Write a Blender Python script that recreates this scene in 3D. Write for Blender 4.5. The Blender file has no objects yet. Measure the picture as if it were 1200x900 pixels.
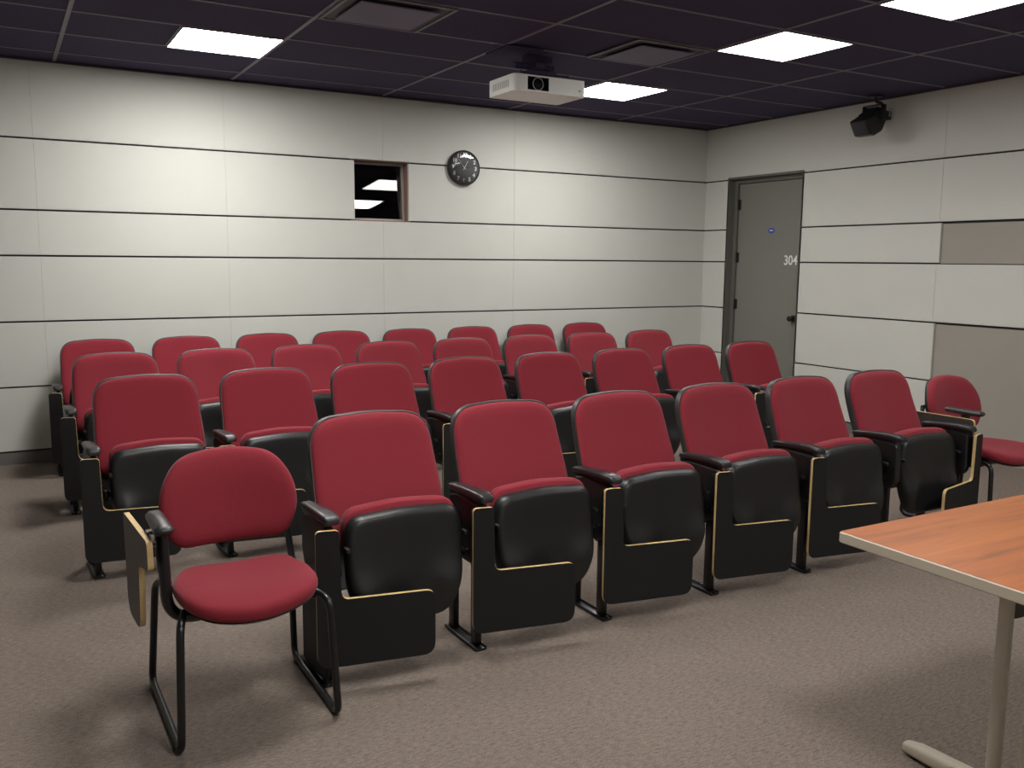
import bpy, bmesh, math, random
from mathutils import Vector, Matrix
random.seed(7)
D = bpy.data
SC = bpy.context.scene
COL = SC.collection
PI = math.pi
def rad(a): return a * PI / 180

# ------------------------------------------------------------ materials
def srgb(r, g, b):
    def f(c):
        c /= 255
        return c / 12.92 if c <= .04045 else ((c + .055) / 1.055) ** 2.4
    return (f(r), f(g), f(b), 1)

def mat(name, col, rough=.6, metal=0, spec=.5, noise=None, bump=None, coords='Object', sheen=0):
    """noise=(scale, amount, stretch) colour mottling; bump=(scale, strength, distance)"""
    m = D.materials.new(name); m.use_nodes = True
    nt = m.node_tree; N = nt.nodes; L = nt.links
    b = N['Principled BSDF']
    b.inputs['Base Color'].default_value = col
    b.inputs['Roughness'].default_value = rough
    b.inputs['Metallic'].default_value = metal
    b.inputs['Specular IOR Level'].default_value = spec
    if sheen:
        b.inputs['Sheen Weight'].default_value = sheen
        b.inputs['Sheen Roughness'].default_value = .5
    if noise or bump:
        tc = N.new('ShaderNodeTexCoord')
    if noise:
        sc, amt, st = noise
        mp = N.new('ShaderNodeMapping'); mp.inputs['Scale'].default_value = st
        L.new(tc.outputs[coords], mp.inputs[0])
        n = N.new('ShaderNodeTexNoise'); n.inputs['Scale'].default_value = sc; n.inputs['Detail'].default_value = 5
        L.new(mp.outputs[0], n.inputs['Vector'])
        r = N.new('ShaderNodeMapRange')
        r.inputs['From Min'].default_value = .3; r.inputs['From Max'].default_value = .7
        r.inputs['To Min'].default_value = 1 - amt; r.inputs['To Max'].default_value = 1 + amt
        L.new(n.outputs[0], r.inputs[0])
        mx = N.new('ShaderNodeVectorMath'); mx.operation = 'SCALE'
        mx.inputs[0].default_value = col[:3]
        L.new(r.outputs[0], mx.inputs['Scale'])
        L.new(mx.outputs[0], b.inputs['Base Color'])
    if bump:
        sc, s, d = bump
        n2 = N.new('ShaderNodeTexNoise'); n2.inputs['Scale'].default_value = sc; n2.inputs['Detail'].default_value = 4
        L.new(tc.outputs[coords], n2.inputs['Vector'])
        bp = N.new('ShaderNodeBump'); bp.inputs['Strength'].default_value = s; bp.inputs['Distance'].default_value = d
        L.new(n2.outputs[0], bp.inputs['Height']); L.new(bp.outputs[0], b.inputs['Normal'])
    return m

def emis(name, col, s):
    m = D.materials.new(name); m.use_nodes = True
    b = m.node_tree.nodes['Principled BSDF']
    b.inputs['Base Color'].default_value = (.8, .8, .8, 1)
    b.inputs['Emission Color'].default_value = col
    b.inputs['Emission Strength'].default_value = s
    return m

M = {}
M['panel'] = mat('wall_panel_laminate', (.60, .595, .55, 1), .55, spec=.3, noise=(3, .012, (1, 1, 1)), bump=(900, .08, .001))
M['gap'] = mat('panel_gap_black', (.016, .015, .015, 1), .8)
M['seam'] = mat('panel_seam', (.55, .545, .505, 1), .8)
M['recess'] = mat('recess_grey_paint', (.33, .305, .265, 1), .7, noise=(2.5, .02, (1, 1, 1)), bump=(500, .1, .001))
M['base'] = mat('baseboard_grey', (.16, .155, .145, 1), .6)
M['tile'] = mat('ceiling_tile_dark', (.068, .056, .108, 1), .95, spec=.15, noise=(60, .12, (1, 1, 1)), bump=(220, .35, .002))
M['grid'] = mat('ceiling_grid_dark', (.175, .155, .19, 1), .5, spec=.4)
M['vent'] = mat('vent_plate', (.130, .105, .190, 1), .55)
M['ventdark'] = mat('vent_frame_dark', (.035, .03, .04, 1), .6)
M['red'] = mat('burgundy_fabric', (.235, .020, .032, 1), .9, spec=.25, noise=(420, .16, (1, 1, 1)), bump=(700, .3, .0015), sheen=.1)
M['black'] = mat('black_plastic', (.0125, .0125, .013, 1), .40, spec=.5)
M['armblack'] = mat('black_armrest', (.017, .016, .017, 1), .36, spec=.55)
M['shell'] = mat('black_back_shell', (.022, .021, .021, 1), .46, spec=.75)
M['steel'] = mat('black_steel', (.008, .008, .009, 1), .32, spec=.5)
M['lam'] = mat('black_laminate', (.0125, .0125, .0125, 1), .6, spec=.35)
M['beech'] = mat('beech_edge', (.62, .43, .20, 1), .5, noise=(40, .12, (1, 1, 8)))
M['boardback'] = mat('tablet_face_grey', (.055, .048, .042, 1), .5)
M['chrome'] = mat('bright_metal', (.6, .6, .6, 1), .25, metal=1)
M['white'] = mat('projector_white', (.84, .84, .80, 1), .45)
M['lens'] = mat('dark_lens', (.006, .006, .01, 1), .12)
M['glint'] = mat('lens_ring', (.5, .5, .52, 1), .2)
M['doorgrey'] = mat('door_grey_paint', (.195, .188, .165, 1), .45, noise=(1.5, .02, (1, 1, 1)))
M['jamb'] = mat('door_frame_grey', (.125, .120, .105, 1), .45)
M['hinge'] = mat('hinge_dark', (.03, .028, .025, 1), .4, metal=.6)
M['num'] = mat('white_vinyl', (.80, .80, .78, 1), .5)
M['blue'] = mat('blue_sticker', (.035, .08, .42, 1), .5)
M['wood'] = mat('window_frame_wood', (.24, .135, .105, 1), .5, noise=(14, .25, (1, 1, .1)))
M['stop'] = mat('window_stop_grey', (.38, .35, .33, 1), .5)
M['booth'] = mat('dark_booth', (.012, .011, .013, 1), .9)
M['clockrim'] = mat('clock_rim', (.02, .02, .022, 1), .3)
M['clockface'] = mat('clock_face', (.085, .087, .090, 1), .6, noise=(220, .8, (1, 1, 1)))
M['tsilver'] = mat('table_leg_silver', (.52, .475, .385, 1), .45, spec=.4)
M['tedge'] = mat('table_edge_band', (.46, .40, .315, 1), .5)
LCOL = (1, .985, .95, 1)
M['lframe'] = mat('light_frame', (.20, .18, .19, 1), .5)

# carpet
def carpet():
    m = D.materials.new('carpet'); m.use_nodes = True
    nt = m.node_tree; N = nt.nodes; L = nt.links; b = N['Principled BSDF']
    tc = N.new('ShaderNodeTexCoord')
    mp = N.new('ShaderNodeMapping'); mp.inputs['Scale'].default_value = (1, 3.2, 1)
    mp.inputs['Rotation'].default_value = (0, 0, rad(4))
    L.new(tc.outputs['Object'], mp.inputs[0])
    n1 = N.new('ShaderNodeTexNoise'); n1.inputs['Scale'].default_value = 38; n1.inputs['Detail'].default_value = 7; n1.inputs['Roughness'].default_value = .75
    L.new(mp.outputs[0], n1.inputs['Vector'])
    n2 = N.new('ShaderNodeTexNoise'); n2.inputs['Scale'].default_value = 1.3; n2.inputs['Detail'].default_value = 3
    L.new(tc.outputs['Object'], n2.inputs['Vector'])
    n3 = N.new('ShaderNodeTexNoise'); n3.inputs['Scale'].default_value = 260; n3.inputs['Detail'].default_value = 2
    L.new(tc.outputs['Object'], n3.inputs['Vector'])
    cr = N.new('ShaderNodeValToRGB')
    cr.color_ramp.elements[0].position = .32; cr.color_ramp.elements[0].color = (.128, .099, .083, 1)
    cr.color_ramp.elements[1].position = .68; cr.color_ramp.elements[1].color = (.275, .228, .193, 1)
    L.new(n1.outputs[0], cr.inputs[0])
    def rng(n, a, c):
        r = N.new('ShaderNodeMapRange'); r.inputs['From Min'].default_value = .3; r.inputs['From Max'].default_value = .7
        r.inputs['To Min'].default_value = a; r.inputs['To Max'].default_value = c; L.new(n.outputs[0], r.inputs[0]); return r
    r2 = rng(n2, .95, 1.06); r3 = rng(n3, .72, 1.28)
    mu = N.new('ShaderNodeMath'); mu.operation = 'MULTIPLY'; L.new(r2.outputs[0], mu.inputs[0]); L.new(r3.outputs[0], mu.inputs[1])
    vm = N.new('ShaderNodeVectorMath'); vm.operation = 'SCALE'; L.new(cr.outputs[0], vm.inputs[0]); L.new(mu.outputs[0], vm.inputs['Scale'])
    L.new(vm.outputs[0], b.inputs['Base Color'])
    b.inputs['Roughness'].default_value = .95; b.inputs['Specular IOR Level'].default_value = .1
    bp = N.new('ShaderNodeBump'); bp.inputs['Strength'].default_value = .6; bp.inputs['Distance'].default_value = .004
    L.new(n3.outputs[0], bp.inputs['Height']); L.new(bp.outputs[0], b.inputs['Normal'])
    return m
M['carpet'] = carpet()

def tablewood():
    m = D.materials.new('table_wood_laminate'); m.use_nodes = True
    nt = m.node_tree; N = nt.nodes; L = nt.links; b = N['Principled BSDF']
    tc = N.new('ShaderNodeTexCoord')
    mp = N.new('ShaderNodeMapping'); mp.inputs['Scale'].default_value = (1.2, 11, 1)
    L.new(tc.outputs['Object'], mp.inputs[0])
    n1 = N.new('ShaderNodeTexNoise'); n1.inputs['Scale'].default_value = 1.2; n1.inputs['Detail'].default_value = 6; n1.inputs['Roughness'].default_value = .6
    n1.inputs['Distortion'].default_value = .9
    L.new(mp.outputs[0], n1.inputs['Vector'])
    cr = N.new('ShaderNodeValToRGB')
    e = cr.color_ramp.elements
    e[0].position = .30; e[0].color = (.20, .070, .028, 1)
    e[1].position = .66; e[1].color = (.43, .140, .036, 1)
    x = cr.color_ramp.elements.new(.46); x.color = (.36, .107, .028, 1)
    L.new(n1.outputs[0], cr.inputs[0])
    L.new(cr.outputs[0], b.inputs['Base Color'])
    b.inputs['Roughness'].default_value = .38; b.inputs['Specular IOR Level'].default_value = .4
    return m
M['tabletop'] = tablewood()

def glassmat():
    m = D.materials.new('window_glass'); m.use_nodes = True
    b = m.node_tree.nodes['Principled BSDF']
    b.inputs['Base Color'].default_value = (.9, .92, .9, 1)
    b.inputs['Roughness'].default_value = 0
    b.inputs['Transmission Weight'].default_value = 1
    b.inputs['IOR'].default_value = 1.5
    return m
M['glass'] = glassmat()

# ------------------------------------------------------------ mesh helpers
def obj(name, bm, m, parent=None, smooth=35, label=None):
    me = D.meshes.new(name)
    bmesh.ops.recalc_face_normals(bm, faces=bm.faces)
    bm.to_mesh(me); bm.free()
    ms = m if isinstance(m, (list, tuple)) else [m]
    for x in ms: me.materials.append(x)
    if smooth:
        me.shade_smooth()
        me.set_sharp_from_angle(angle=rad(smooth))
    o = D.objects.new(name, me); COL.objects.link(o)
    if parent: o.parent = parent
    if label: o['label'] = label
    return o

def box(bm, x0, x1, y0, y1, z0, z1, bevel=0, mi=0, seg=2, mtx=None):
    r = bmesh.ops.create_cube(bm, size=1)
    vs = r['verts']
    for v in vs:
        v.co = Vector((x0 + (v.co.x + .5) * (x1 - x0), y0 + (v.co.y + .5) * (y1 - y0), z0 + (v.co.z + .5) * (z1 - z0)))
    fs = set(f for v in vs for f in v.link_faces)
    if bevel:
        es = list(set(e for v in vs for e in v.link_edges))
        rr = bmesh.ops.bevel(bm, geom=es, offset=bevel, segments=seg, affect='EDGES', profile=.5)
        fs = set(rr['faces']) | set(f for f in fs if f.is_valid)
        vs = list(set(v for f in fs for v in f.verts))
    for f in fs: f.material_index = mi
    if mtx is not None:
        for v in vs: v.co = mtx @ v.co
    return vs

def NB(): return bmesh.new()

def cyl(bm, p0, p1, r, n=16, r2=None, mi=0, cap=True):
    p0 = Vector(p0); p1 = Vector(p1); d = (p1 - p0); q = d.to_track_quat('Z', 'Y')
    r2 = r if r2 is None else r2
    a = []; b = []
    for i in range(n):
        t = 2 * PI * i / n
        a.append(bm.verts.new(p0 + q @ Vector((r * math.cos(t), r * math.sin(t), 0))))
        b.append(bm.verts.new(p1 + q @ Vector((r2 * math.cos(t), r2 * math.sin(t), 0))))
    for i in range(n):
        f = bm.faces.new((a[i], a[(i + 1) % n], b[(i + 1) % n], b[i])); f.material_index = mi
    if cap:
        for s in (a[::-1], b):
            f = bm.faces.new(s); f.material_index = mi

def smooth_path(pts, r=.05, n=6):
    """round the corners of a polyline"""
    pts = [Vector(p) for p in pts]; out = [pts[0]]
    for i in range(1, len(pts) - 1):
        a, b, c = pts[i - 1], pts[i], pts[i + 1]
        u = (a - b); v = (c - b); k = min(r, u.length * .49, v.length * .49)
        p = b + u.normalized() * k; q = b + v.normalized() * k
        for j in range(n + 1):
            t = j / n
            out.append((1 - t) ** 2 * p + 2 * t * (1 - t) * b + t * t * q)
    out.append(pts[-1])
    return out

def tube(bm, pts, rx, ry=None, n=12, up=(0, 0, 1), mi=0):
    """sweep an ellipse (rx sideways, ry along 'up'-ish) along points"""
    ry = ry or rx; pts = [Vector(p) for p in pts]; rings = []
    prev = None
    for i, p in enumerate(pts):
        if i == 0: d = pts[1] - pts[0]
        elif i == len(pts) - 1: d = pts[-1] - pts[-2]
        else: d = (pts[i + 1] - p).normalized() + (p - pts[i - 1]).normalized()
        d.normalize()
        if prev is None:
            u = Vector(up); s = d.cross(u)
            if s.length < 1e-3: s = d.cross(Vector((1, 0, 0)))
            s.normalize()
        else:
            s = prev - d * prev.dot(d); s.normalize()
        prev = s; w = s.cross(d).normalized()
        rings.append([bm.verts.new(p + s * rx * math.cos(2 * PI * k / n) + w * ry * math.sin(2 * PI * k / n)) for k in range(n)])
    for a, b in zip(rings, rings[1:]):
        for k in range(n):
            f = bm.faces.new((a[k], a[(k + 1) % n], b[(k + 1) % n], b[k])); f.material_index = mi
    for s in (rings[0][::-1], rings[-1]):
        f = bm.faces.new(s); f.material_index = mi

def round_poly(pts, n=7):
    """pts = [(x, y, radius)...] -> rounded outline"""
    out = []; L = len(pts)
    for i in range(L):
        a = Vector(pts[i - 1][:2]); b = Vector(pts[i][:2]); c = Vector(pts[(i + 1) % L][:2]); r = pts[i][2]
        if r <= 0: out.append(b); continue
        u = (a - b).normalized(); v = (c - b).normalized()
        ang = u.angle(v); k = r / math.tan(ang / 2)
        k = min(k, (a - b).length * .499, (c - b).length * .499)
        p = b + u * k; q = b + v * k
        for j in range(n + 1):
            t = j / n; out.append((1 - t) ** 2 * p + 2 * t * (1 - t) * b + t * t * q)
    return out

def resample(poly, n):
    L = len(poly); d = [0]
    for i in range(L): d.append(d[-1] + (poly[(i + 1) % L] - poly[i]).length)
    out = []; j = 0
    for k in range(n):
        s = d[-1] * k / n
        while d[j + 1] < s: j += 1
        t = (s - d[j]) / max(1e-9, d[j + 1] - d[j])
        out.append(poly[j].lerp(poly[(j + 1) % L], t))
    return out

def slab(bm, outline, d0, d1, fn, mi_face=0, mi_edge=0, bev=.0):
    """extrude a 2-D outline between depth d0 and d1; fn(u, v, d) -> 3-D"""
    n = len(outline)
    c = sum(outline, Vector((0, 0))) / n
    def ins(p, k):
        i = outline.index(p)
        a = outline[i - 1]; b = outline[(i + 1) % n]; t = (b - a)
        nn = Vector((-t.y, t.x)).normalized()
        if area < 0: nn = -nn
        return p + nn * k
    area = sum(outline[i - 1].x * outline[i].y - outline[i].x * outline[i - 1].y for i in range(n))
    rings = []
    lv = [(d0, bev), (d0 + (d1 - d0) / abs(d1 - d0) * bev, 0), (d1 - (d1 - d0) / abs(d1 - d0) * bev, 0), (d1, bev)] if bev else [(d0, 0), (d1, 0)]
    for d, k in lv:
        rings.append([bm.verts.new(fn(*(ins(p, k) if k else p), d)) for p in outline])
    for a, b in zip(rings, rings[1:]):
        for i in range(n):
            f = bm.faces.new((a[i], a[(i + 1) % n], b[(i + 1) % n], b[i])); f.material_index = mi_edge
    for s in (rings[0][::-1], rings[-1]):
        f = bm.faces.new(s); f.material_index = mi_face

def pad(bm, outline, prof, fn, mi=0, close_back=None):
    """a puffy panel: prof = [(scale toward centre, depth)...] from the rim inward; fn(u, v, d)"""
    n = len(outline); c = sum(outline, Vector((0, 0))) / n
    rings = []
    for s, d in prof:
        rings.append([bm.verts.new(fn(*(c + (p - c) * s), d)) for p in outline])
    for a, b in zip(rings, rings[1:]):
        for i in range(n):
            f = bm.faces.new((a[i], a[(i + 1) % n], b[(i + 1) % n], b[i])); f.material_index = mi
    v = bm.verts.new(fn(c.x, c.y, prof[-1][1]))
    for i in range(n):
        f = bm.faces.new((rings[-1][i], rings[-1][(i + 1) % n], v)); f.material_index = mi
    v = bm.verts.new(fn(c.x, c.y, prof[0][1]))
    for i in range(n):
        f = bm.faces.new((rings[0][(i + 1) % n], rings[0][i], v)); f.material_index = mi

def interp(tab, x):
    if x <= tab[0][0]: return tab[0][1]
    for (a, fa), (b, fb) in zip(tab, tab[1:]):
        if x <= b:
            t = (x - a) / (b - a)
            return fa + (fb - fa) * t
    return tab[-1][1]

def csm(tab, x):
    """smooth (Catmull-Rom) lookup"""
    n = len(tab)
    if x <= tab[0][0]:
        (a, fa), (b, fb) = tab[0], tab[1]; return fa + (fb - fa) * (x - a) / (b - a)
    if x >= tab[-1][0]:
        (a, fa), (b, fb) = tab[-2], tab[-1]; return fb + (fb - fa) * (x - b) / (b - a)
    for i in range(n - 1):
        if x <= tab[i + 1][0]:
            x0, y0 = tab[i]; x1, y1 = tab[i + 1]; t = (x - x0) / (x1 - x0)
            m0 = (tab[i + 1][1] - tab[max(0, i - 1)][1]) / (tab[i + 1][0] - tab[max(0, i - 1)][0]) * (x1 - x0)
            j = min(n - 1, i + 2)
            m1 = (tab[j][1] - tab[i][1]) / (tab[j][0] - tab[i][0]) * (x1 - x0)
            return (2*t**3-3*t*t+1)*y0 + (t**3-2*t*t+t)*m0 + (-2*t**3+3*t*t)*y1 + (t**3-t*t)*m1

def text_mesh(s, size, depth=.002, align='CENTER', bold=.012):
    cu = D.curves.new('t', 'FONT'); cu.body = s; cu.size = size; cu.extrude = depth
    cu.align_x = align; cu.align_y = 'CENTER'; cu.offset = size * bold
    o = D.objects.new('t', cu); COL.objects.link(o)
    dg = bpy.context.evaluated_depsgraph_get(); dg.update()
    me = D.meshes.new_from_object(o.evaluated_get(dg))
    bm = NB(); bm.from_mesh(me)
    D.objects.remove(o); D.curves.remove(cu); D.meshes.remove(me)
    return bm

def cut(o, bm):
    """boolean difference with a throw-away cutter, applied at once"""
    me = D.meshes.new('c'); bmesh.ops.recalc_face_normals(bm, faces=bm.faces); bm.to_mesh(me); bm.free()
    c = D.objects.new('c', me); COL.objects.link(c)
    md = o.modifiers.new('b', 'BOOLEAN'); md.operation = 'DIFFERENCE'; md.object = c; md.solver = 'EXACT'
    dg = bpy.context.evaluated_depsgraph_get(); dg.update()
    new = D.meshes.new_from_object(o.evaluated_get(dg))
    o.modifiers.remove(md); old = o.data; o.data = new
    D.objects.remove(c); D.meshes.remove(me); D.meshes.remove(old)
    new.name = o.name

def empty(name, loc, rz=0, label=None, cat=None, group=None):
    o = D.objects.new(name, None); o.empty_display_size = .1; COL.objects.link(o)
    o.location = loc; o.rotation_euler = (0, 0, rz)
    if label: o['label'] = label
    if cat: o['category'] = cat
    if group: o['group'] = group
    return o

def kids(o): return [c for c in D.objects if c.parent == o]
def copy_tree(o, parent=None):
    c = o.copy(); COL.objects.link(c)
    if parent: c.parent = parent
    for k in kids(o): copy_tree(k, c)
    return c
def structure(o): o['kind'] = 'structure'; return o

# ------------------------------------------------------------ room shell (corner of back and right wall at 0,0; floor z=0)
CZ = 2.864; XL = -8.70; YF = -9.00
LZ = [.093, .563, 1.034, 1.505, 1.828, 2.325, CZ]     # gap heights
G = .0065                                              # half gap

bm = NB(); box(bm, XL - .1, .25, YF - .1, .2, -.1, 0)
structure(obj('floor', bm, M['carpet'], smooth=0))

def panels(bm, axis, spans, band, mi=0, t=.03, seam=.0016):
    z0, z1 = LZ[band] + G, LZ[band + 1] - G
    if band == 5: z1 = CZ
    for a, b in spans:
        if axis == 'x': box(bm, a + seam, b - seam, 0, t, z0, z1, .0014, mi, 1)
        else: box(bm, 0, t, a + seam, b - seam, z0, z1, .0022, mi, 1)

JX = [XL, -7.545, -6.232, -4.914, -3.605, -2.313, .0316]
# window opening in band 4 of the back wall
WX0, WX1, WZ0, WZ1 = -3.858, -3.368, LZ[4], LZ[5]
bm = NB()
for b in range(6):
    if b == 4:
        sp = [(x0, x1) for x0, x1 in zip(JX, JX[1:])]
        out = []
        for a, c in sp:
            if a < WX0 < c: out.append((a, WX0))
            elif a < WX1 < c: out.append((WX1, c))
            else: out.append((a, c))
        panels(bm, 'x', out, b)
    else:
        panels(bm, 'x', list(zip(JX, JX[1:])), b)
# backing: black behind gaps, grey seam strips behind vertical joints
y0, y1 = .022, .10
for (a, c, za, zb) in ((XL, WX0 - .031, 0, CZ), (WX1 + .031, .2, 0, CZ), (WX0 - .031, WX1 + .031, 0, WZ0 - .031), (WX0 - .031, WX1 + .031, WZ1 + .031, CZ)):
    box(bm, a, c, y0, y1, za, zb, 0, 1)
for x in JX[1:-1]:
    for b in range(6):
        if b == 4 and WX0 < x < WX1: continue
        box(bm, x - .004, x + .004, .0025, .021, LZ[b] + G, LZ[b + 1] - G, 0, 2)
structure(obj('wall_back', bm, [M['panel'], M['gap'], M['seam']], smooth=0))

# window: a splayed timber opening with a glass leaning back at the top
bm = NB()
WD = .20
box(bm, WX0 - .03, WX0, .0305, WD, WZ0 - .03, WZ1 + .03, 0, 0)
box(bm, WX1, WX1 + .03, .0305, WD, WZ0 - .03, WZ1 + .03, 0, 0)
for (za, zb) in ((WZ0 - .03, WZ0 + .004), (WZ1 - .004, WZ1 + .03)): box(bm, WX0, WX1, .0305, WD, za, zb, 0, 0)
win = structure(obj('window_1', bm, M['wood'], smooth=0))
tilt = rad(3.95); gy = .120
T = Matrix.Translation((-3.613, gy, 2.076)) @ Matrix.Rotation(rad(.62), 4, 'Z') @ Matrix.Rotation(-tilt, 4, 'X')
hw, hh = (WX1 - WX0) / 2, (WZ1 - WZ0) / 2 - .001
bm = NB(); box(bm, -hw + .001, hw - .001, 0, .005, -hh, hh, 0, 0, mtx=T)
obj('window_pane', bm, M['glass'], win, smooth=0)
bm = NB()
for s in (-1, 1):
    box(bm, s * (hw - .009) - .009, s * (hw - .009) + .009, -.014, -.0005, -hh + .002, hh - .002, .002, 0, 1, mtx=T)
    box(bm, -hw + .018, hw - .018, -.014, -.0005, s * (hh - .010) - .009, s * (hh - .010) + .009, .002, 0, 1, mtx=T)
obj('window_stop', bm, M['stop'], win, smooth=0, label='light grey bead around the pane')
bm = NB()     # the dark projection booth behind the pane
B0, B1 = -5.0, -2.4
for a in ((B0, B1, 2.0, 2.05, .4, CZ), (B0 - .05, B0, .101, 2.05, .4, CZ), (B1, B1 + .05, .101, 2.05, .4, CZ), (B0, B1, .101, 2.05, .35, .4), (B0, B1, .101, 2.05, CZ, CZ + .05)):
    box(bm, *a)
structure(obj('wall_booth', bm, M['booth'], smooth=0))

# right wall
DY0, DY1, DZ = -.355, -1.315, 2.349       # door opening
RJ = -2.762                                # where the light panels end
bm = NB()
for b in range(6):
    if b == 5:
        box(bm, 0, .03, -2.745, -.0, LZ[5] + G + .018, CZ, .002, 0, 1)
        box(bm, 0, .03, DY0 + .001, 0, LZ[5] + G, LZ[5] + G + .018, 0, 0)
        box(bm, 0, .03, -2.745, DY1 - .001, LZ[5] + G, LZ[5] + G + .018, 0, 0)
        panels(bm, 'y', [(-4.06, -2.745), (-5.37, -4.06), (-6.68, -5.37), (YF, -6.68)], b)
        continue
    panels(bm, 'y', [(DY0, 0)], b)
    end = RJ if b in (0, 1, 3) else -2.745
    panels(bm, 'y', [(end, DY1)], b)
    if b in (2, 4): panels(bm, 'y', [(-4.06, -2.745), (-5.37, -4.06), (-6.68, -5.37), (YF, -6.68)], b)
for y in (-2.745, -4.06, -5.37, -6.68):
    for b in (2, 4, 5):
        box(bm, .003, .021, y - .004, y + .004, LZ[b] + G, LZ[b + 1] - G, 0, 2)
# backing
for (a, c, za, zb) in ((YF, DY1, 0, CZ), (DY0, .10, 0, CZ), (DY1, DY0, DZ, CZ)):
    box(bm, .024, .12, a, c, za, zb, 0, 1)
# grey painted recesses
box(bm, .019, .026, YF, RJ - .002, 0, LZ[2] - .012, 0, 3)
box(bm, .019, .026, YF, RJ - .002, LZ[3] + .001, LZ[4] - .012, 0, 3)
structure(obj('wall_right', bm, [M['panel'], M['gap'], M['seam'], M['recess']], smooth=0))

# unseen walls that close the room
bm = NB(); box(bm, XL - .12, XL, YF - .12, .1, 0, CZ)
structure(obj('wall_left', bm, M['panel'], smooth=0))
bm = NB(); box(bm, XL, .12, YF - .12, YF, 0, CZ)
structure(obj('wall_front', bm, M['panel'], smooth=0))
bm = NB(); box(bm, XL, -.0, .006, .0215, 0, LZ[0] - G, .002, 0, 1)
structure(obj('baseboard_back', bm, M['base'], smooth=0))
bm = NB()
box(bm, .008, .0185, DY0 + .002, .0, 0, LZ[0] - G, 0, 0); box(bm, .008, .0185, RJ, DY1 - .002, 0, LZ[0] - G, 0, 0)
structure(obj('baseboard_right', bm, M['base'], smooth=0))

# door 304, set back in the wall
bm = NB(); XD = .10
box(bm, .0, XD + .06, DY0 - .003, DY0 + .02, 0, DZ, 0, 0)
box(bm, .0, XD + .06, DY1 - .02, DY1 + .003, 0, DZ, 0, 0)
for v in bm.verts: pass
box(bm, .002, XD + .06, DY1 + .003, DY0 - .003, DZ - .02, DZ, 0, 0)
# frame faces around the leaf
box(bm, XD - .025, XD + .05, DY0 - .045, DY0 - .003, 0, DZ - .02, .002, 0, 1)
box(bm, XD - .025, XD + .05, DY1 + .003, DY1 + .05, 0, DZ - .02, .002, 0, 1)
box(bm, XD - .025, XD + .05, DY1 + .05, DY0 - .045, DZ - .062, DZ - .02, .002, 0, 1)
structure(obj('trim_1', bm, M['jamb'], smooth=0))
LY0, LY1 = DY0 - .048, DY1 + .053
bm = NB(); box(bm, XD, XD + .045, LY1, LY0, .008, DZ - .065, .002, 0, 1)
door = structure(obj('door_1', bm, M['doorgrey'], smooth=0))
for z in (.30, 1.075, 1.55, 2.08):
    bm = NB(); cyl(bm, (XD - .010, LY0 + .002, z - .055), (XD - .010, LY0 + .002, z + .055), .009, 10)
    box(bm, XD - .004, XD + .0, LY0 - .03, LY0 + .0, z - .05, z + .05)
    obj('hinge', bm, M['hinge'], door)
bm = NB()
cyl(bm, (XD - .001, -1.197, .970), (XD - .012, -1.197, .970), .032, 20)
cyl(bm, (XD - .012, -1.197, .970), (XD - .045, -1.197, .970), .012, 14)
cyl(bm, (XD - .045, -1.197, .970), (XD - .060, -1.197, .970), .020, 18, .027); cyl(bm, (XD - .060, -1.197, .970), (XD - .072, -1.197, .970), .027, 18, .018)
obj('door_handle', bm, M['hinge'], door, label='dark metal door knob')
bm = text_mesh('304', .128, .001)
R = Matrix(((0, 0, -1, XD - .002), (-1, 0, 0, -1.127), (0, 1, 0, 1.520), (0, 0, 0, 1)))   # text x -> -Y, text y -> Z
for v in bm.verts:
    v.co.x *= .90; v.co = R @ v.co
obj('door_number', bm, M['num'], door, smooth=0, label='white room number reading 304')
bm = NB()
el = [Vector(((.044) * math.cos(t * PI / 12), .026 * math.sin(t * PI / 12))) for t in range(24)]
slab(bm, el, 0, .0015, lambda u, v, d: Vector((XD - .0005 - d, -.862 + u, 1.812 + v)))
box(bm, XD - .003, XD - .002, -.884, -.840, 1.808, 1.816, 0, 1)
obj('sticker', bm, [M['blue'], M['num']], door, smooth=0, label='small blue oval sticker')

# ceiling with its grid
GX = [-1.167, -2.385, -3.60, -4.845, -6.07, -7.29, -8.51]
GY = [-.32, -.92, -1.52, -2.11, -2.715, -3.315, -3.955, -4.56, -5.17, -5.78, -6.39, -7.0, -7.61, -8.22, -8.83]
bm = NB()
LIGHTS = [(-5.463, -4.858, -1.515, -.925), (-2.375, -1.775, -1.515, -.925), (-2.375, -1.775, -3.31, -2.72), (-2.375, -1.775, -4.555, -3.96)]
EXTRA = [(-5.463, -4.858, -3.31, -2.72), (-5.463, -4.858, -4.555, -3.96), (-5.463, -4.858, -7.0, -6.4), (-2.375, -1.775, -7.0, -6.4)]
box(bm, XL - .1, .25, YF - .1, .2, CZ + .004, CZ + .09, 0, 0)
def strip(x0, x1, y0, y1, z=CZ - .002): box(bm, x0, x1, y0, y1, z, CZ + .004, 0, 1)
for x in GX: strip(x - .012, x + .012, YF, 0)
xs = [XL] + sorted(GX) + [0]
for y in GY:
    for a, b in zip(xs, xs[1:]):
        strip(a + (.012 if a > XL else 0), b - (.012 if b < 0 else 0), y - .010, y + .010, CZ - .001)
for (x0, x1, y0, y1) in LIGHTS + EXTRA:       # cross tee that halves a 2x4 bay beside a light
    xe = x1 if min(abs(x1 - g) for g in GX) > .1 else x0
    strip(xe - .008, xe + .008, y0, y1, CZ - .0015)
box(bm, XL, 0, -.024, 0, CZ - .012, CZ + .002, 0, 2); box(bm, -.024, 0, YF, -.024, CZ - .012, CZ + .002, 0, 2)
structure(obj('ceiling', bm, [M['tile'], M['grid'], M['ventdark']], smooth=0))

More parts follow.
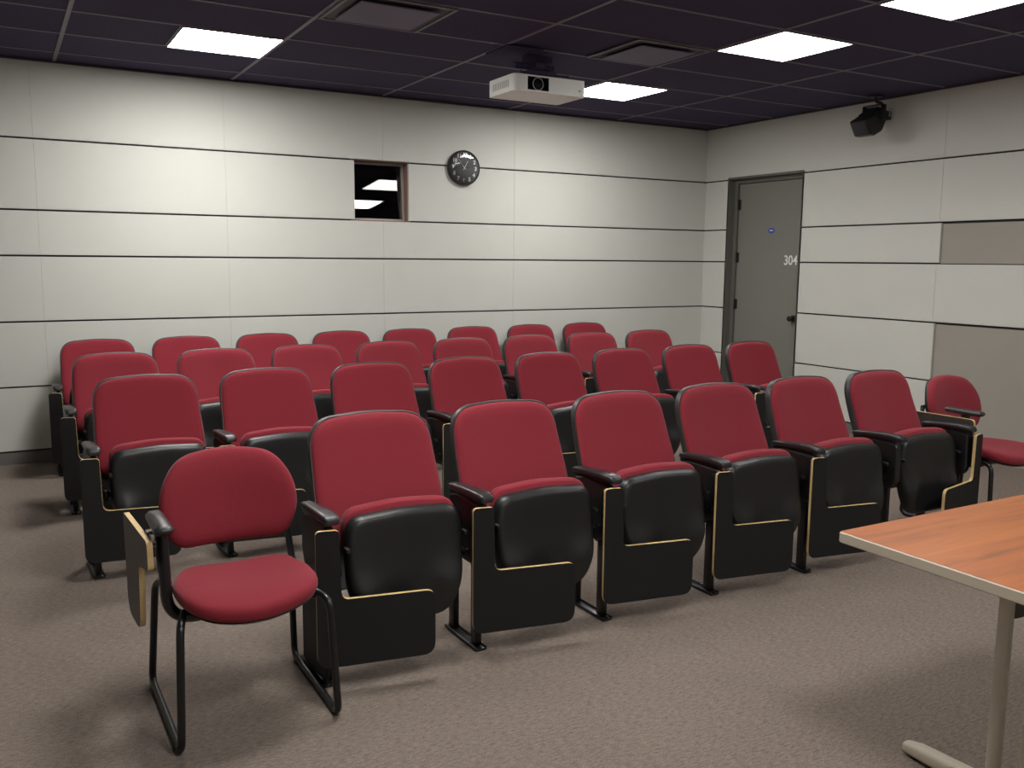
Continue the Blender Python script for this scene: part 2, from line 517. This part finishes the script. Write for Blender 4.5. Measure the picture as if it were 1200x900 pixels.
def light_panel(rect, label, group, power):
    x0, x1, y0, y1 = rect; cx, cy = (x0 + x1) / 2, (y0 + y1) / 2; w, h = (x1 - x0) / 2, (y1 - y0) / 2
    t = empty('ceiling_light', (cx, cy, CZ), 0, label, 'ceiling light', group)
    bm = NB(); f = .006
    box(bm, -w, w, h - f, h, -.009, -.001); box(bm, -w, w, -h, -h + f, -.009, -.001)
    box(bm, -w, -w + f, -h + f, h - f, -.009, -.001); box(bm, w - f, w, -h + f, h - f, -.009, -.001)
    obj('frame', bm, M['lframe'], t, smooth=0)
    bm = NB(); box(bm, -w + f + .0005, w - f - .0005, -h + f + .0005, h - f - .0005, -.007, -.0025)
    obj('diffuser', bm, emis('light_diffuser', LCOL, power), t, smooth=0)
    return t
for r_, lb, w_ in zip(LIGHTS, ('square bright ceiling light on the left, above the long panelled wall',
                           'square bright ceiling light just behind and right of the white projector',
                           'square bright ceiling light between the projector and the black wall speaker',
                           'square bright ceiling light cut by the top edge at the right'), (18.4, 13.4, 5.0, 7.5)):
    light_panel(r_, lb, 'square light panels in the dark ceiling', w_)
for r_, lb, w_ in zip(EXTRA, ('square ceiling light just outside the frame, in front of the left air vent',
                          'square ceiling light outside the frame above the front row',
                          'square ceiling light outside the frame beyond the left end of the table',
                          'square ceiling light outside the frame beyond the near side of the table'), (4.0, 15.5, 16.0, 11.5)):
    light_panel(r_, lb, 'square light panels in the dark ceiling', w_)

def vent(rect, label):
    x0, x1, y0, y1 = rect; cx, cy = (x0 + x1) / 2, (y0 + y1) / 2; w, h = (x1 - x0) / 2, (y1 - y0) / 2
    t = empty('ceiling_vent', (cx, cy, CZ), 0, label, 'air vent', 'square air vents in the dark ceiling')
    bm = NB(); f = .018
    for a in ((-w, w, h - f, h), (-w, w, -h, -h + f), (-w, -w + f, -h + f, h - f), (w - f, w, -h + f, h - f)):
        box(bm, a[0], a[1], a[2], a[3], -.010, -.0025)
    obj('frame', bm, M['grid'], t, smooth=0)
    bm = NB(); box(bm, -w + f, w - f, -h + f, h - f, -.004, -.0025)
    obj('throat', bm, M['ventdark'], t, smooth=0)
    bm = NB(); p = .075; box(bm, -w + p, w - p, -h + p, h - p, -.022, -.014, .003)
    for sx in (-1, 1):
        for sy in (-1, 1): cyl(bm, (sx * (w - .11), sy * (h - .11), -.015), (sx * (w - .11), sy * (h - .11), -.003), .005, 8)
    obj('face_plate', bm, M['vent'], t, smooth=0)
vent((-4.833, -4.225, -2.703, -2.122), 'dark square air vent at the top edge, left of the projector')
vent((-2.985, -2.397, -2.703, -2.122), 'dark square air vent between the projector and two ceiling lights')

# ------------------------------------------------------------ wall clock
ck = empty('wall_clock', (-2.845, 0, 2.312), 0, 'round black wall clock with white numerals beside the small window', 'clock')
Rr = .155
def disc(u, v, d): # disc plane facing -Y; local x -> X, v -> Z
    a = rad(-3.0); return Vector((u * math.cos(a) - v * math.sin(a), -d, u * math.sin(a) + v * math.cos(a)))
circ = [Vector((Rr * math.cos(t * PI / 32), Rr * math.sin(t * PI / 32))) for t in range(64)]
bm = NB()
prof = [(1.0, .0), (1.0, .026), (.985, .036), (.955, .041), (.93, .038), (.925, .030)]
pad(bm, circ, prof, disc)
obj('rim', bm, M['clockrim'], ck)
bm = NB(); slab(bm, [p * .924 for p in circ], .0302, .0322, disc); obj('dial', bm, M['clockface'], ck)
for k in range(1, 13):
    tb = text_mesh(str(k), .046, .0006, bold=.04); a = rad(90 - 30 * k); r = .112
    for v in tb.verts: v.co = disc(v.co.x + r * math.cos(a), v.co.y + r * math.sin(a), .0333 + v.co.z)
    obj('numeral', tb, M['num'], ck, smooth=0, label='white numeral %d' % k)
def hand(name, ang, ln, w, d):
    bm = NB(); a = rad(90 - ang)
    o = [Vector((-.02, -w)), Vector((-.02, w)), Vector((ln, w * .5)), Vector((ln, -w * .5))]
    o = [Vector((p.x * math.cos(a) - p.y * math.sin(a), p.x * math.sin(a) + p.y * math.cos(a))) for p in o]
    slab(bm, o, d, d + .001, disc); obj(name, bm, M['num'], ck, smooth=0)
hand('hour_hand', 27, .070, .0028, .0345); hand('minute_hand', 318, .098, .0022, .0365)
bm = NB(); cyl(bm, (0, -.0325, 0), (0, -.0395, 0), .005, 12); obj('hub', bm, M['num'], ck)
# domed glass
bm = NB()
gp = [(.93 * math.cos(t), .040 + .016 * math.sin(t)) for t in [i * PI / 2 / 10 for i in range(10)]]
rings = []
for s, d in gp: rings.append([bm.verts.new(disc(p.x * s, p.y * s, d)) for p in circ])
top = bm.verts.new(disc(0, 0, .056))
for a, b in zip(rings, rings[1:]):
    for i in range(64): bm.faces.new((a[i], a[(i + 1) % 64], b[(i + 1) % 64], b[i]))
for i in range(64): bm.faces.new((rings[-1][i], rings[-1][(i + 1) % 64], top))
gt = D.materials.new('clock_glass'); gt.use_nodes = True
N = gt.node_tree.nodes; L = gt.node_tree.links
N.remove(N['Principled BSDF'])
tr = N.new('ShaderNodeBsdfTransparent'); gl = N.new('ShaderNodeBsdfGlossy'); gl.inputs['Roughness'].default_value = .02
fr = N.new('ShaderNodeFresnel'); fr.inputs[0].default_value = 1.5
mx = N.new('ShaderNodeMixShader'); L.new(fr.outputs[0], mx.inputs[0]); L.new(tr.outputs[0], mx.inputs[1]); L.new(gl.outputs[0], mx.inputs[2])
L.new(mx.outputs[0], N['Material Output'].inputs[0])
obj('glass_cover', bm, gt, ck)

# ------------------------------------------------------------ projector
pj = empty('ceiling_projector', (-3.30, -2.01, CZ), rad(-.6), 'white projector hung from the dark ceiling by a black mount', 'projector')
PX, PY, PZ0, PZ1 = .272, .175, -.283, -.178
ol = round_poly([(-PX, -PY, .035), (PX, -PY, .022), (PX, PY, .02), (-PX, PY, .02)])
ol = resample(ol, 96)
bm = NB()
pl = lambda u, v, d: Vector((u, v, d))
slab(bm, ol, PZ0, PZ0 + .012, pl); slab(bm, ol, PZ1 - .010, PZ1, pl)
ol3 = round_poly([(-PX, -PY, .035), (-.172, -PY, 0), (-.172, -PY + .07, 0), (-.012, -PY + .07, 0), (-.012, -PY, 0), (PX, -PY, .022), (PX, PY, .02), (-PX, PY, .02)])
slab(bm, ol3, PZ0 + .012, PZ1 - .010, pl)
body = obj('body', bm, M['white'], pj, 30)
bm = NB()
box(bm, -.171, -.013, -PY + .045, -PY + .069, PZ0 + .0125, PZ1 - .0105)
box(bm, -.1715, -.1705, -PY + .002, -PY + .045, PZ0 + .0125, PZ1 - .0105); box(bm, -.0135, -.0125, -PY + .002, -PY + .045, PZ0 + .0125, PZ1 - .0105)
box(bm, -.170, -.014, -PY + .002, -PY + .045, PZ0 + .0122, PZ0 + .0132); box(bm, -.170, -.014, -PY + .002, -PY + .045, PZ1 - .0112, PZ1 - .0102)
obj('lens_recess', bm, M['lens'], pj, smooth=0)
bm = NB(); lc = (-.092, PZ0 + .052)
cyl(bm, (lc[0], -PY + .045, lc[1]), (lc[0], -PY + .004, lc[1]), .040, 32)
cyl(bm, (lc[0], -PY + .004, lc[1]), (lc[0], -PY + .012, lc[1]), .033, 32, .026)
ln = obj('lens', bm, M['lens'], pj)
bm = NB()
for i in range(24):
    pass
tube(bm, [(lc[0] + .0385 * math.cos(t * PI / 16), -PY + .003, lc[1] + .0385 * math.sin(t * PI / 16)) for t in range(33)], .002, n=6)
obj('lens_ring', bm, M['glint'], ln)
bm = NB(); cyl(bm, (.225, -PY + .001, PZ0 + .036), (.225, -PY - .002, PZ0 + .036), .008, 16); obj('sensor', bm, M['stop'], pj)
bm = NB()     # seam line and side grille
for k in range(9): box(bm, -PX - .001, -PX + .002, -.10 + k * .025, -.088 + k * .025, PZ0 + .03, PZ1 - .03)
obj('side_grille', bm, M['stop'], pj, smooth=0)
bm = NB()
for sx, sy in ((-.2, -.12), (.2, -.12), (0, .13)):
    bm = NB(); cyl(bm, (sx, sy, PZ0 + .001), (sx, sy, PZ0 - .004), .010, 16); obj('foot', bm, M['white'], pj)
bm = NB()
box(bm, -.31, -.04, -.15, .15, -.014, -.003, .002)                       # ceiling plate
box(bm, -.10, .10, -.035, .035, -.060, -.016, .008)
cyl(bm, (-.02, 0, -.10), (-.02, 0, -.016), .03, 24)
cyl(bm, (-.18, -.01, -.088), (.12, -.01, -.088), .019, 20)              # pivot bar
cyl(bm, (-.055, -.045, -.088), (.015, -.045, -.088), .034, 20)
box(bm, -.12, .10, -.09, .09, -.150, -.128, .004)
cyl(bm, (-.02, 0, -.14), (-.02, 0, -.09), .022, 20)
for a in ((-.19, -.12), (.17, -.12), (-.19, .12), (.17, .12)):
    tube(bm, [(-.02 + a[0] * .3, a[1] * .4, -.142), (a[0], a[1], -.150), (a[0], a[1], PZ1 + .001)], .008, n=8)
obj('mount', bm, M['tile'], pj)
bm = NB()
tube(bm, smooth_path([(.10, .08, -.145), (.17, .05, -.12), (.20, -.06, -.14), (.23, .02, -.16), (.22, .12, PZ1 + .002)], .05), .004, n=8)
obj('cable', bm, M['black'], pj)

# ------------------------------------------------------------ speaker on the right wall
sp = empty('wall_speaker', (-.062, -2.205, 2.68), 0, 'small black angled speaker hanging high on the right wall', 'speaker')
bm = NB()
pr = [(-.315, -.035, .01), (-.245, -.145, .022), (-.185, -.150, .03), (-.085, -.100, .05), (-.040, .000, .05), (-.045, .075, .02), (-.16, .085, .02), (-.215, .02, .02)]
ol = resample(round_poly(pr), 64)
slab(bm, ol, -.085, .085, lambda u, v, d: Vector((u, d * (1 - .18 * (u > -.2)), v)), bev=.010)
obj('cabinet', bm, M['black'], sp)
bm = NB(); a = Vector((-.315, 0, -.035)); b = Vector((-.245, 0, -.145)); dd = (b - a).normalized(); nn = Vector((dd.z, 0, -dd.x))
if nn.x > 0: nn = -nn
MT = Matrix(((dd.x, 0, nn.x, (a.x + b.x) / 2), (0, 1, 0, 0), (dd.z, 0, nn.z, (a.z + b.z) / 2), (0, 0, 0, 1)))
box(bm, -.052, .052, -.072, .072, -.001, .006, .003, mtx=MT); obj('grille', bm, M['ventdark'], sp)
bm = NB()
tube(bm, smooth_path([(-.02, .0, .03), (-.02, 0, .13), (-.11, 0, .135), (-.11, 0, .182)], .03), .011, n=10)
box(bm, -.155, -.065, -.045, .045, .170, .182, .003)
box(bm, -.05, .061, -.03, .03, .0, .07, .004)
box(bm, -.15, -.09, -.094, -.086, -.02, .10, .003); box(bm, -.15, -.09, .086, .094, -.02, .10, .003); box(bm, -.15, -.09, -.09, .09, .098, .106, .003)
obj('bracket', bm, M['steel'], sp)
bm = NB(); box(bm, -.048, -.044, -.10, -.088, .01, .075); obj('tag', bm, M['stop'], sp, smooth=0, label='small pale tag on the bracket')

# ------------------------------------------------------------ auditorium seat
BW = .262
BACKF = [(.34, .045), (.45, .075), (.56, .120), (.68, .172), (.80, .216), (.905, .240)]     # front surface y at height z
def backfn(off=0):
    def f(u, v, d):
        y = csm(BACKF, v) + .028 * (1 - (u / .26) ** 2)        # gently wraps: edges forward
        return Vector((u, y - d, v + .12 * d * 1.0))
    return f
def make_seat():
    root = empty('auditorium_seat', (0, 0, 0))
    # backrest cushion (upholstery) and shell
    ol = resample(round_poly([(-BW + .012, .44, .05), (BW - .012, .44, .05), (BW - .004, .60, .9), (BW - .020, .888, .115), (0, .904, 1.2), (-BW + .020, .888, .115), (-BW + .004, .60, .9)], 10), 120)
    bm = NB()
    pad(bm, [p for p in ol], [(.985, -.012), (1.0, -.006), (1.0, .004), (.988, .013), (.955, .021), (.88, .027), (.76, .030), (.6, .032), (.4, .032), (.2, .032)], backfn())
    obj('back_cushion', bm, M['red'], root, 60)
    ol2 = resample(round_poly([(-BW + .006, .28, .06), (BW - .006, .28, .06), (BW - .001, .60, .9), (BW - .016, .896, .115), (0, .911, 1.2), (-BW + .016, .896, .115), (-BW + .001, .60, .9)], 10), 120)
    bm = NB()
    pad(bm, ol2, [(.965, .000), (.980, .005), (.993, .004), (1.0, -.003), (1.0, -.018), (.988, -.032), (.95, -.042), (.8, -.048), (.6, -.050), (.3, -.050)], backfn())
    obj('back_shell', bm, M['shell'], root, 60)
    # folded seat: pan outside (facing front), cushion inside
    def seatfn(u, v, d):
        t = (v - .20) / .40
        y = -.128 + .038 * t
        # rounded bulges low on both sides of the pan
        if d > 0:
            g = sum(math.exp(-((u - s * .165) / .055) ** 2 - ((v - .315) / .07) ** 2) for s in (-1, 1))
            d += .026 * g * min(1, d / .02)
        return Vector((u, y - d, v))
    op = resample(round_poly([(-.170, .190, .10), (.170, .190, .10), (.226, .33, .25), (.232, .50, .3), (.212, .592, .085), (0, .606, 1.0), (-.212, .592, .085), (-.232, .50, .3), (-.226, .33, .25)], 9), 128)
    bm = NB()
    pad(bm, op, [(1.0, -.020), (1.0, -.002), (.988, .007), (.970, .014), (.945, .020), (.91, .0235), (.87, .0245), (.82, .025), (.72, .025), (.62, .024), (.5, .023), (.38, .022), (.25, .022), (.12, .022)], seatfn)
    pan = obj('seat_pan', bm, M['black'], root, 50)
    for s in (-1, 1):
        bm = NB(); box(bm, s * .231 - .008, s * .231 + .008, -.142, -.105, .482, .498, .004)
        obj('pan_clip', bm, M['black'], pan)
    for z in (.555, .530):
        bm = NB(); cyl(bm, (0, -.110, z), (0, -.1222 + (z - .53) * .095, z), .0045, 12)
        obj('screw', bm, M['steel'], pan)
    def cushfn(u, v, d):
        t = (v - .20) / .40
        return Vector((u, -.108 + .038 * t + d, v))
    oc = resample(round_poly([(-.16, .30, .08), (.16, .30, .08), (.205, .40, .2), (.228, .50, .3), (.216, .612, .09), (0, .630, 1.0), (-.216, .612, .09), (-.228, .50, .3), (-.205, .40, .2)], 9), 128)
    bm = NB()
    pad(bm, oc, [(.95, -.001), (.985, .004), (1.0, .016), (1.0, .036), (.985, .052), (.95, .064), (.88, .072), (.75, .077), (.55, .08), (.3, .08)], cushfn)
    obj('seat_cushion', bm, M['red'], root, 60)
    for s in (-1, 1):      # pivot brackets that tie pan and backrest to the standards
        bm = NB()
        cyl(bm, (s * .222, -.02, .375), (s * .275, -.02, .375), .020, 16)
        box(bm, s * .245 - .012, s * .245 + .012, -.06, .13, .345, .405, .008)
        box(bm, s * .262 - .008, s * .262 + .008, .06, .17, .38, .52, .006)
        obj('pivot_bracket', bm, M['steel'], root)
    return root

def add_standard(root, x):
    """armrest + side box + two posts + base plate, x = side offset"""
    bm = NB()
    # armrest: rounded pad, dipping at the back, thicker at the nose
    secs = [(.132, .602, .016, .010), (.120, .605, .022, .012), (.07, .610, .025, .013), (0, .615, .029, .014), (-.08, .619, .032, .015), (-.14, .619, .032, .0155), (-.167, .615, .029, .0145), (-.176, .611, .022, .009)]
    rings = []
    for y, z, w, h in secs:
        o = resample(round_poly([(-w, -h, .012), (w, -h, .012), (w, h, .013), (-w, h, .013)], 5), 28)
        rings.append([bm.verts.new(Vector((x + p.x, y, z + p.y))) for p in o])
    for a, b in zip(rings, rings[1:]):
        for i in range(28): bm.faces.new((a[i], a[(i + 1) % 28], b[(i + 1) % 28], b[i]))
    bm.faces.new(rings[0][::-1]); bm.faces.new(rings[-1])
    obj('armrest', bm, M['armblack'], root, 50)
    bm = NB()
    ol = resample(round_poly([(-.150, .585, .02), (-.155, .37, .06), (-.06, .335, .05), (.06, .335, .05), (.125, .44, .05), (.118, .575, .03), (.05, .590, .02)], 6), 60)
    slab(bm, ol, x - .019, x + .019, lambda u, v, d: Vector((d, u, v)), bev=.006)
    box(bm, x - .010, x + .010, -.13, .13, .575, .606, .003)
    cyl(bm, (x - .028, -.085, .40), (x + .028, -.085, .40), .012, 12)
    cyl(bm, (x - .028, -.045, .385), (x + .028, -.045, .385), .008, 12)
    obj('side_box', bm, M['black'], root, 40)
    for y in (.11, -.083):
        bm = NB(); box(bm, x - .013, x + .013, y - .023, y + .023, .012, .36, .004)
        obj('post', bm, M['steel'], root)
    bm = NB(); box(bm, x - .024, x + .024, -.128, .150, .0, .010, .004)
    box(bm, x - .026, x - .019, -.125, .147, .006, .017, .002); box(bm, x + .019, x + .026, -.125, .147, .006, .017, .002)
    for y in (-.118, .142): cyl(bm, (x, y, .009), (x, y, .018), .009, 6)
    obj('base_plate', bm, M['steel'], root)

def add_tablet(root, s, x):
    """L-shaped stowed writing tablet. s=+1: column at x, wide end toward +x; s=-1 mirrored"""
    W, Z0, Z1 = .417, .098, .588
    ol = round_poly([(0, Z0, .045), (W, Z0, .048), (W, .338, .034), (.086, .340, .030), (.080, Z1, .018), (0, Z1, .018)], 6)
    yaw = rad(10.5)
    def fn(u, v, d):
        # d grows toward the back
        uu = u * math.cos(yaw) + d * math.sin(yaw) * 1
        yy = -.178 - u * math.sin(yaw) * 1 + d * math.cos(yaw)
        # keep the column near the arm while the free end swings forward
        return Vector((x + s * uu, yy, v))
    bm = NB(); slab(bm, ol, 0, .016, fn, 0, 1)
    # thin beech line around the front face
    t = obj('writing_tablet', bm, [M['lam'], M['beech']], root, 30, label='black writing tablet with a beech edge, hanging folded')
    bm = NB()
    cx = x + s * .035
    box(bm, cx - .018, cx + .018, -.158, -.120, .40, .57, .004)
    obj('tablet_hinge', bm, M['steel'], t)
    return t

# prototypes: seat (left arm + left tablet)
P = make_seat(); HP = .299
add_standard(P, -HP); add_tablet(P, 1, -.361)

ORD = ['first', 'second', 'third', 'fourth', 'fifth', 'sixth', 'seventh', 'eighth']
ROWS = [('front row', 6, -5.272, .6025, -4.272, .004, 'the front row', 'front-row seats'),
        ('second row', 8, -5.880, .6165, -2.705, .0195, 'the second row', 'second-row seats'),
        ('third row', 8, -5.893, .617, -1.485, .0195, 'the third row', 'third-row seats'),
        ('back row', 8, -5.900, .6185, -.418, .0105, 'the back row', 'back-row seats')]
used = False
for ri, (rn, n, x0, px, yy, dy, ph, gr) in enumerate(ROWS):
    for i in range(n):
        last_left = (ri == 0 and i == n - 1)
        if last_left:
            o = make_seat(); add_standard(o, -HP); add_standard(o, HP - .012); add_tablet(o, -1, .365)
            o.location = (0, 0, 0)
        elif not used: o = P; used = True
        else: o = copy_tree(P)
        o.location = (x0 + px * i, yy + dy * i, 0)
        o.rotation_euler = (0, 0, math.atan2(dy, px))
        if ri > 0 and i == n - 1: add_standard(o, HP)
        where = {0: 'leftmost', n - 1: 'rightmost'}.get(i, ORD[i] + ' from the left')
        extra = ''
        if ri == 0 and i == 0: extra = ', at the aisle beside the loose chair'
        if last_left: extra = ', its writing tablet on the right side'
        if ri == 3 and i == 0: extra = ', against the long wall'
        if ri == 1 and i == n - 1: extra = ', in front of the door'
        o['label'] = 'folded burgundy auditorium seat, %s in %s%s' % (where, ph, extra)
        o['category'] = 'auditorium seat'
        o['group'] = 'folding burgundy auditorium seats, ' + rn

bm = NB(); box(bm, -HP - .022, -HP - .014, -.150, .125, .02, .37, .003)      # closed aisle side of the first seat
obj('aisle_panel', bm, M['lam'], P)

# ------------------------------------------------------------ loose sled-base tablet chairs
def make_loose():
    root = empty('tablet_chair', (0, 0, 0))
    # origin: floor, centre of the sled. faces -Y
    def bfn(u, v, d):
        y = csm([(.55, .118), (.66, .150), (.78, .178), (.86, .200)], v) + .045 * (1 - (u / .24) ** 2) - .01
        return Vector((u * .97 + .012, y - d, v - .026 + .15 * d))
    ol = resample(round_poly([(-.195, .545, .085), (.195, .545, .085), (.243, .650, .16), (.236, .745, .25), (.172, .845, .15), (0, .870, .9), (-.172, .845, .15), (-.236, .745, .25), (-.243, .650, .16)], 9), 112)
    bm = NB(); pad(bm, ol, [(.97, -.014), (1.0, -.004), (1.0, .010), (.98, .022), (.93, .030), (.84, .035), (.7, .038), (.5, .040), (.25, .040)], bfn)
    obj('backrest', bm, M['red'], root, 60)
    bm = NB(); pad(bm, ol, [(.90, -.034), (.955, -.030), (.985, -.018), (.985, -.012), (.9, -.010), (.5, -.010)], bfn)
    obj('back_shell', bm, M['black'], root, 60)
    def sfn(u, v, d):
        z = .452 + .020 * (u / .23) ** 2 - .030 * max(0, (-v - .18) / .16) ** 2 + .014 * max(0, (v - .05) / .1)**2
        return Vector((u, v, z + d))
    so = resample(round_poly([(-.165, .085, .10), (.175, .085, .10), (.212, -.10, .2), (.210, -.270, .14), (0, -.340, .7), (-.208, -.290, .15), (-.232, -.10, .22)], 10), 112)
    bm = NB(); pad(bm, so, [(.93, -.034), (.975, -.028), (1.0, -.014), (1.0, -.004), (.985, .007), (.95, .014), (.88, .018), (.75, .020), (.55, .020), (.3, .019)], sfn)
    obj('seat', bm, M['red'], root, 60)
    bm = NB(); pad(bm, so, [(.80, -.050), (.90, -.046), (.955, -.036), (.93, -.030), (.6, -.030)], sfn)
    obj('seat_shell', bm, M['black'], root, 60)
    for s in (-1, 1):
        # sled loop: top end under seat front, front leg, floor rail, rear leg, up under seat back
        pts = [(s * .205, -.17, .410), (s * .232, -.262, .405), (s * .247, -.285, .012), (s * (.252 if s < 0 else .250), .27 if s < 0 else .235, .012), (s * .236, .20, .40), (s * .205, .10, .410)]
        bm = NB(); tube(bm, smooth_path(pts, .045), .0125, n=12, up=(1, 0, 0))
        l = obj('sled_leg', bm, M['steel'], root)
        bm = NB()
        for y in (-.22, .18):
            bm = NB(); box(bm, s * .249 - .014, s * .249 + .014, y - .015, y + .015, .0, .010, .003)
            obj('glide', bm, M['black'], l)
    bm = NB()       # broad cross tube under the seat that turns up into the arm post
    tube(bm, smooth_path([(-.250, -.10, .668), (-.245, -.125, .375), (.185, -.125, .385), (.195, -.06, .40)], .085, 10), .018, .026, n=16, up=(0, 1, 0))
    tube(bm, [(-.21, .10, .402), (.21, .10, .402)], .013, n=10)
    tube(bm, [(-.21, -.19, .402), (.21, -.19, .402)], .013, n=10)
    obj('seat_frame', bm, M['steel'], root)
    for s in (-1, 1):
        bm = NB()
        tube(bm, smooth_path([(s * .215, .06, .40), (s * .222, .155, .44), (s * .222, .19, .56), (s * .19, .215, .66)], .05), .012, n=10, up=(1, 0, 0))
        obj('back_bar', bm, M['steel'], root)
    bm = NB(); tube(bm, [(-.19, .217, .66), (.19, .217, .66)], .012, n=10); obj('back_bar', bm, M['steel'], root)
    # arm pad (right-hand side of a sitter = viewer's left)
    bm = NB()
    ol = resample(round_poly([(-.030, -.205, .018), (.030, -.205, .018), (.027, .02, .02), (-.027, .02, .02)], 6), 48)
    off = -.255
    slab(bm, ol, .670, .698, lambda u, v, d: Vector((off + u, v, d)), bev=.010)
    obj('armrest', bm, M['armblack'], root, 50)
    # folded tablet, hanging outside the arm
    bm = NB()
    tl = round_poly([(.205, .655, .02), (-.185, .655, .025), (-.190, .565, .02), (-.040, .540, .03), (-.020, .315, .06), (.185, .315, .07)], 7)
    yw = rad(3.2)
    slab(bm, tl, -.288, -.305, lambda u, v, d: Vector((d - (u + .185) * math.sin(yw), u * math.cos(yw), v)), 0, 1)
    t = obj('writing_tablet', bm, [M['boardback'], M['beech']], root, 30, label='dark writing tablet with a light beech edge, folded down')
    bm = NB(); cyl(bm, (-.296, -.02, .60), (-.250, -.02, .60), .014, 14); cyl(bm, (-.278, -.02, .64), (-.278, -.02, .585), .011, 14)
    box(bm, -.290, -.255, -.09, -.03, .625, .652, .005)
    obj('tablet_hinge', bm, M['chrome'], t, label='bright metal hinge')
    return root
a = make_loose(); a.location = (-5.864, -4.335, 0)
a['label'] = 'loose burgundy tablet-arm chair with black sled legs at the left of the front row'; a['category'] = 'chair'; a['group'] = 'loose burgundy tablet-arm chairs'
b = copy_tree(a); b.location = (-1.600, -4.190, 0); b.rotation_euler = (0, 0, rad(0))
b['label'] = 'loose burgundy tablet-arm chair beyond the right end of the front row, behind the table'

# ------------------------------------------------------------ table
TX0, TX1, TY0, TY1, TZ = -4.475, -2.94, -6.40, -5.638, .745
tb = empty('table', ((TX0 + TX1) / 2, (TY0 + TY1) / 2, 0), rad(-.6), 'wood-grain table with pale edge and metal T-legs, at the lower right', 'table')
hx, hy = (TX1 - TX0) / 2, (TY1 - TY0) / 2
ol = round_poly([(-hx, -hy, .012), (hx, -hy, .012), (hx, hy, .012), (-hx, hy, .012)], 4)
bm = NB(); slab(bm, ol, TZ - .0315, TZ - .0005, lambda u, v, d: Vector((u, v, d)), bev=.003)
obj('edge_band', bm, M['tedge'], tb)
ol2 = round_poly([(-hx + .003, -hy + .003, .010), (hx - .003, -hy + .003, .010), (hx - .003, hy - .003, .010), (-hx + .003, hy - .003, .010)], 4)
bm = NB(); slab(bm, ol2, TZ - .002, TZ, lambda u, v, d: Vector((u, v, d)), bev=.0)
obj('tabletop', bm, M['tabletop'], tb)
for s in (-1, 1):
    lx = s * (hx - .322)
    bm = NB()
    for y in (.069, -.026): box(bm, lx - .012, lx + .012, y - .018, y + .018, .045, TZ - .034, .005)
    box(bm, lx - .02, lx + .02, -.28, .28, TZ - .045, TZ - .0325, .003)
    lg = obj('leg', bm, M['tsilver'], tb)
    bm = NB()
    secs = [(-.350, .026, .010), (-.345, .034, .022), (-.30, .044, .028), (0, .056, .034), (.30, .044, .028), (.345, .034, .022), (.350, .026, .010)]
    rings = []
    for y, z, w in secs:
        h = (z - .008) * .5; zc = .012 + h
        o = resample(round_poly([(-w, -h, .004), (w, -h, .004), (w * .9, h, w * .7), (-w * .9, h, w * .7)], 6), 28)
        rings.append([bm.verts.new(Vector((lx + p.x, y, zc + p.y))) for p in o])
    for p, q in zip(rings, rings[1:]):
        for i in range(28): bm.faces.new((p[i], p[(i + 1) % 28], q[(i + 1) % 28], q[i]))
    bm.faces.new(rings[0][::-1]); bm.faces.new(rings[-1])
    ft = obj('foot', bm, M['tedge'], lg, 50)
    bm = NB()
    for y in (-.31, .31): cyl(bm, (lx, y, 0), (lx, y, .014), .018, 16)
    obj('glide', bm, M['black'], lg)
bm = NB()
ol = round_poly([(-hx + .575, TZ - .034, 0), (-hx + .575, TZ - .325, .07), (hx - .575, TZ - .325, .07), (hx - .575, TZ - .034, 0)])
slab(bm, ol, .215, .229, lambda u, v, d: Vector((u, d, v)), bev=.002)
obj('modesty_panel', bm, M['black'], tb, 30, label='black panel hanging under the top')

# ------------------------------------------------------------ world and camera
w = D.worlds.new('World'); SC.world = w; w.use_nodes = True
w.node_tree.nodes['Background'].inputs[0].default_value = (.02, .02, .022, 1)
w.node_tree.nodes['Background'].inputs[1].default_value = .3

cam = D.cameras.new('Camera'); co = D.objects.new('Camera', cam); COL.objects.link(co)
F_PX, YAW, PITCH, ROLL = 1047.46, .520556, -.137556, .0086035
cy, sy = math.cos(YAW), math.sin(YAW); cp, sp_ = math.cos(PITCH), math.sin(PITCH)
f = Vector((sy * cp, cy * cp, sp_)); r = Vector((cy, -sy, 0)); u = r.cross(f)
cr, sr = math.cos(ROLL), math.sin(ROLL)
r, u = cr * r + sr * u, -sr * r + cr * u
co.matrix_world = Matrix(((r.x, u.x, -f.x, -6.5087), (r.y, u.y, -f.y, -7.3070), (r.z, u.z, -f.z, 1.502), (0, 0, 0, 1)))
cam.sensor_fit = 'HORIZONTAL'; cam.sensor_width = 36; cam.lens = F_PX / 1200 * 36
cam.clip_start = .05; cam.clip_end = 60
SC.camera = co
SC.view_settings.view_transform = 'Standard'; SC.view_settings.look = 'None'
SC.view_settings.gamma = 1; SC.view_settings.use_curve_mapping = False
SC.view_settings.exposure = 1.5
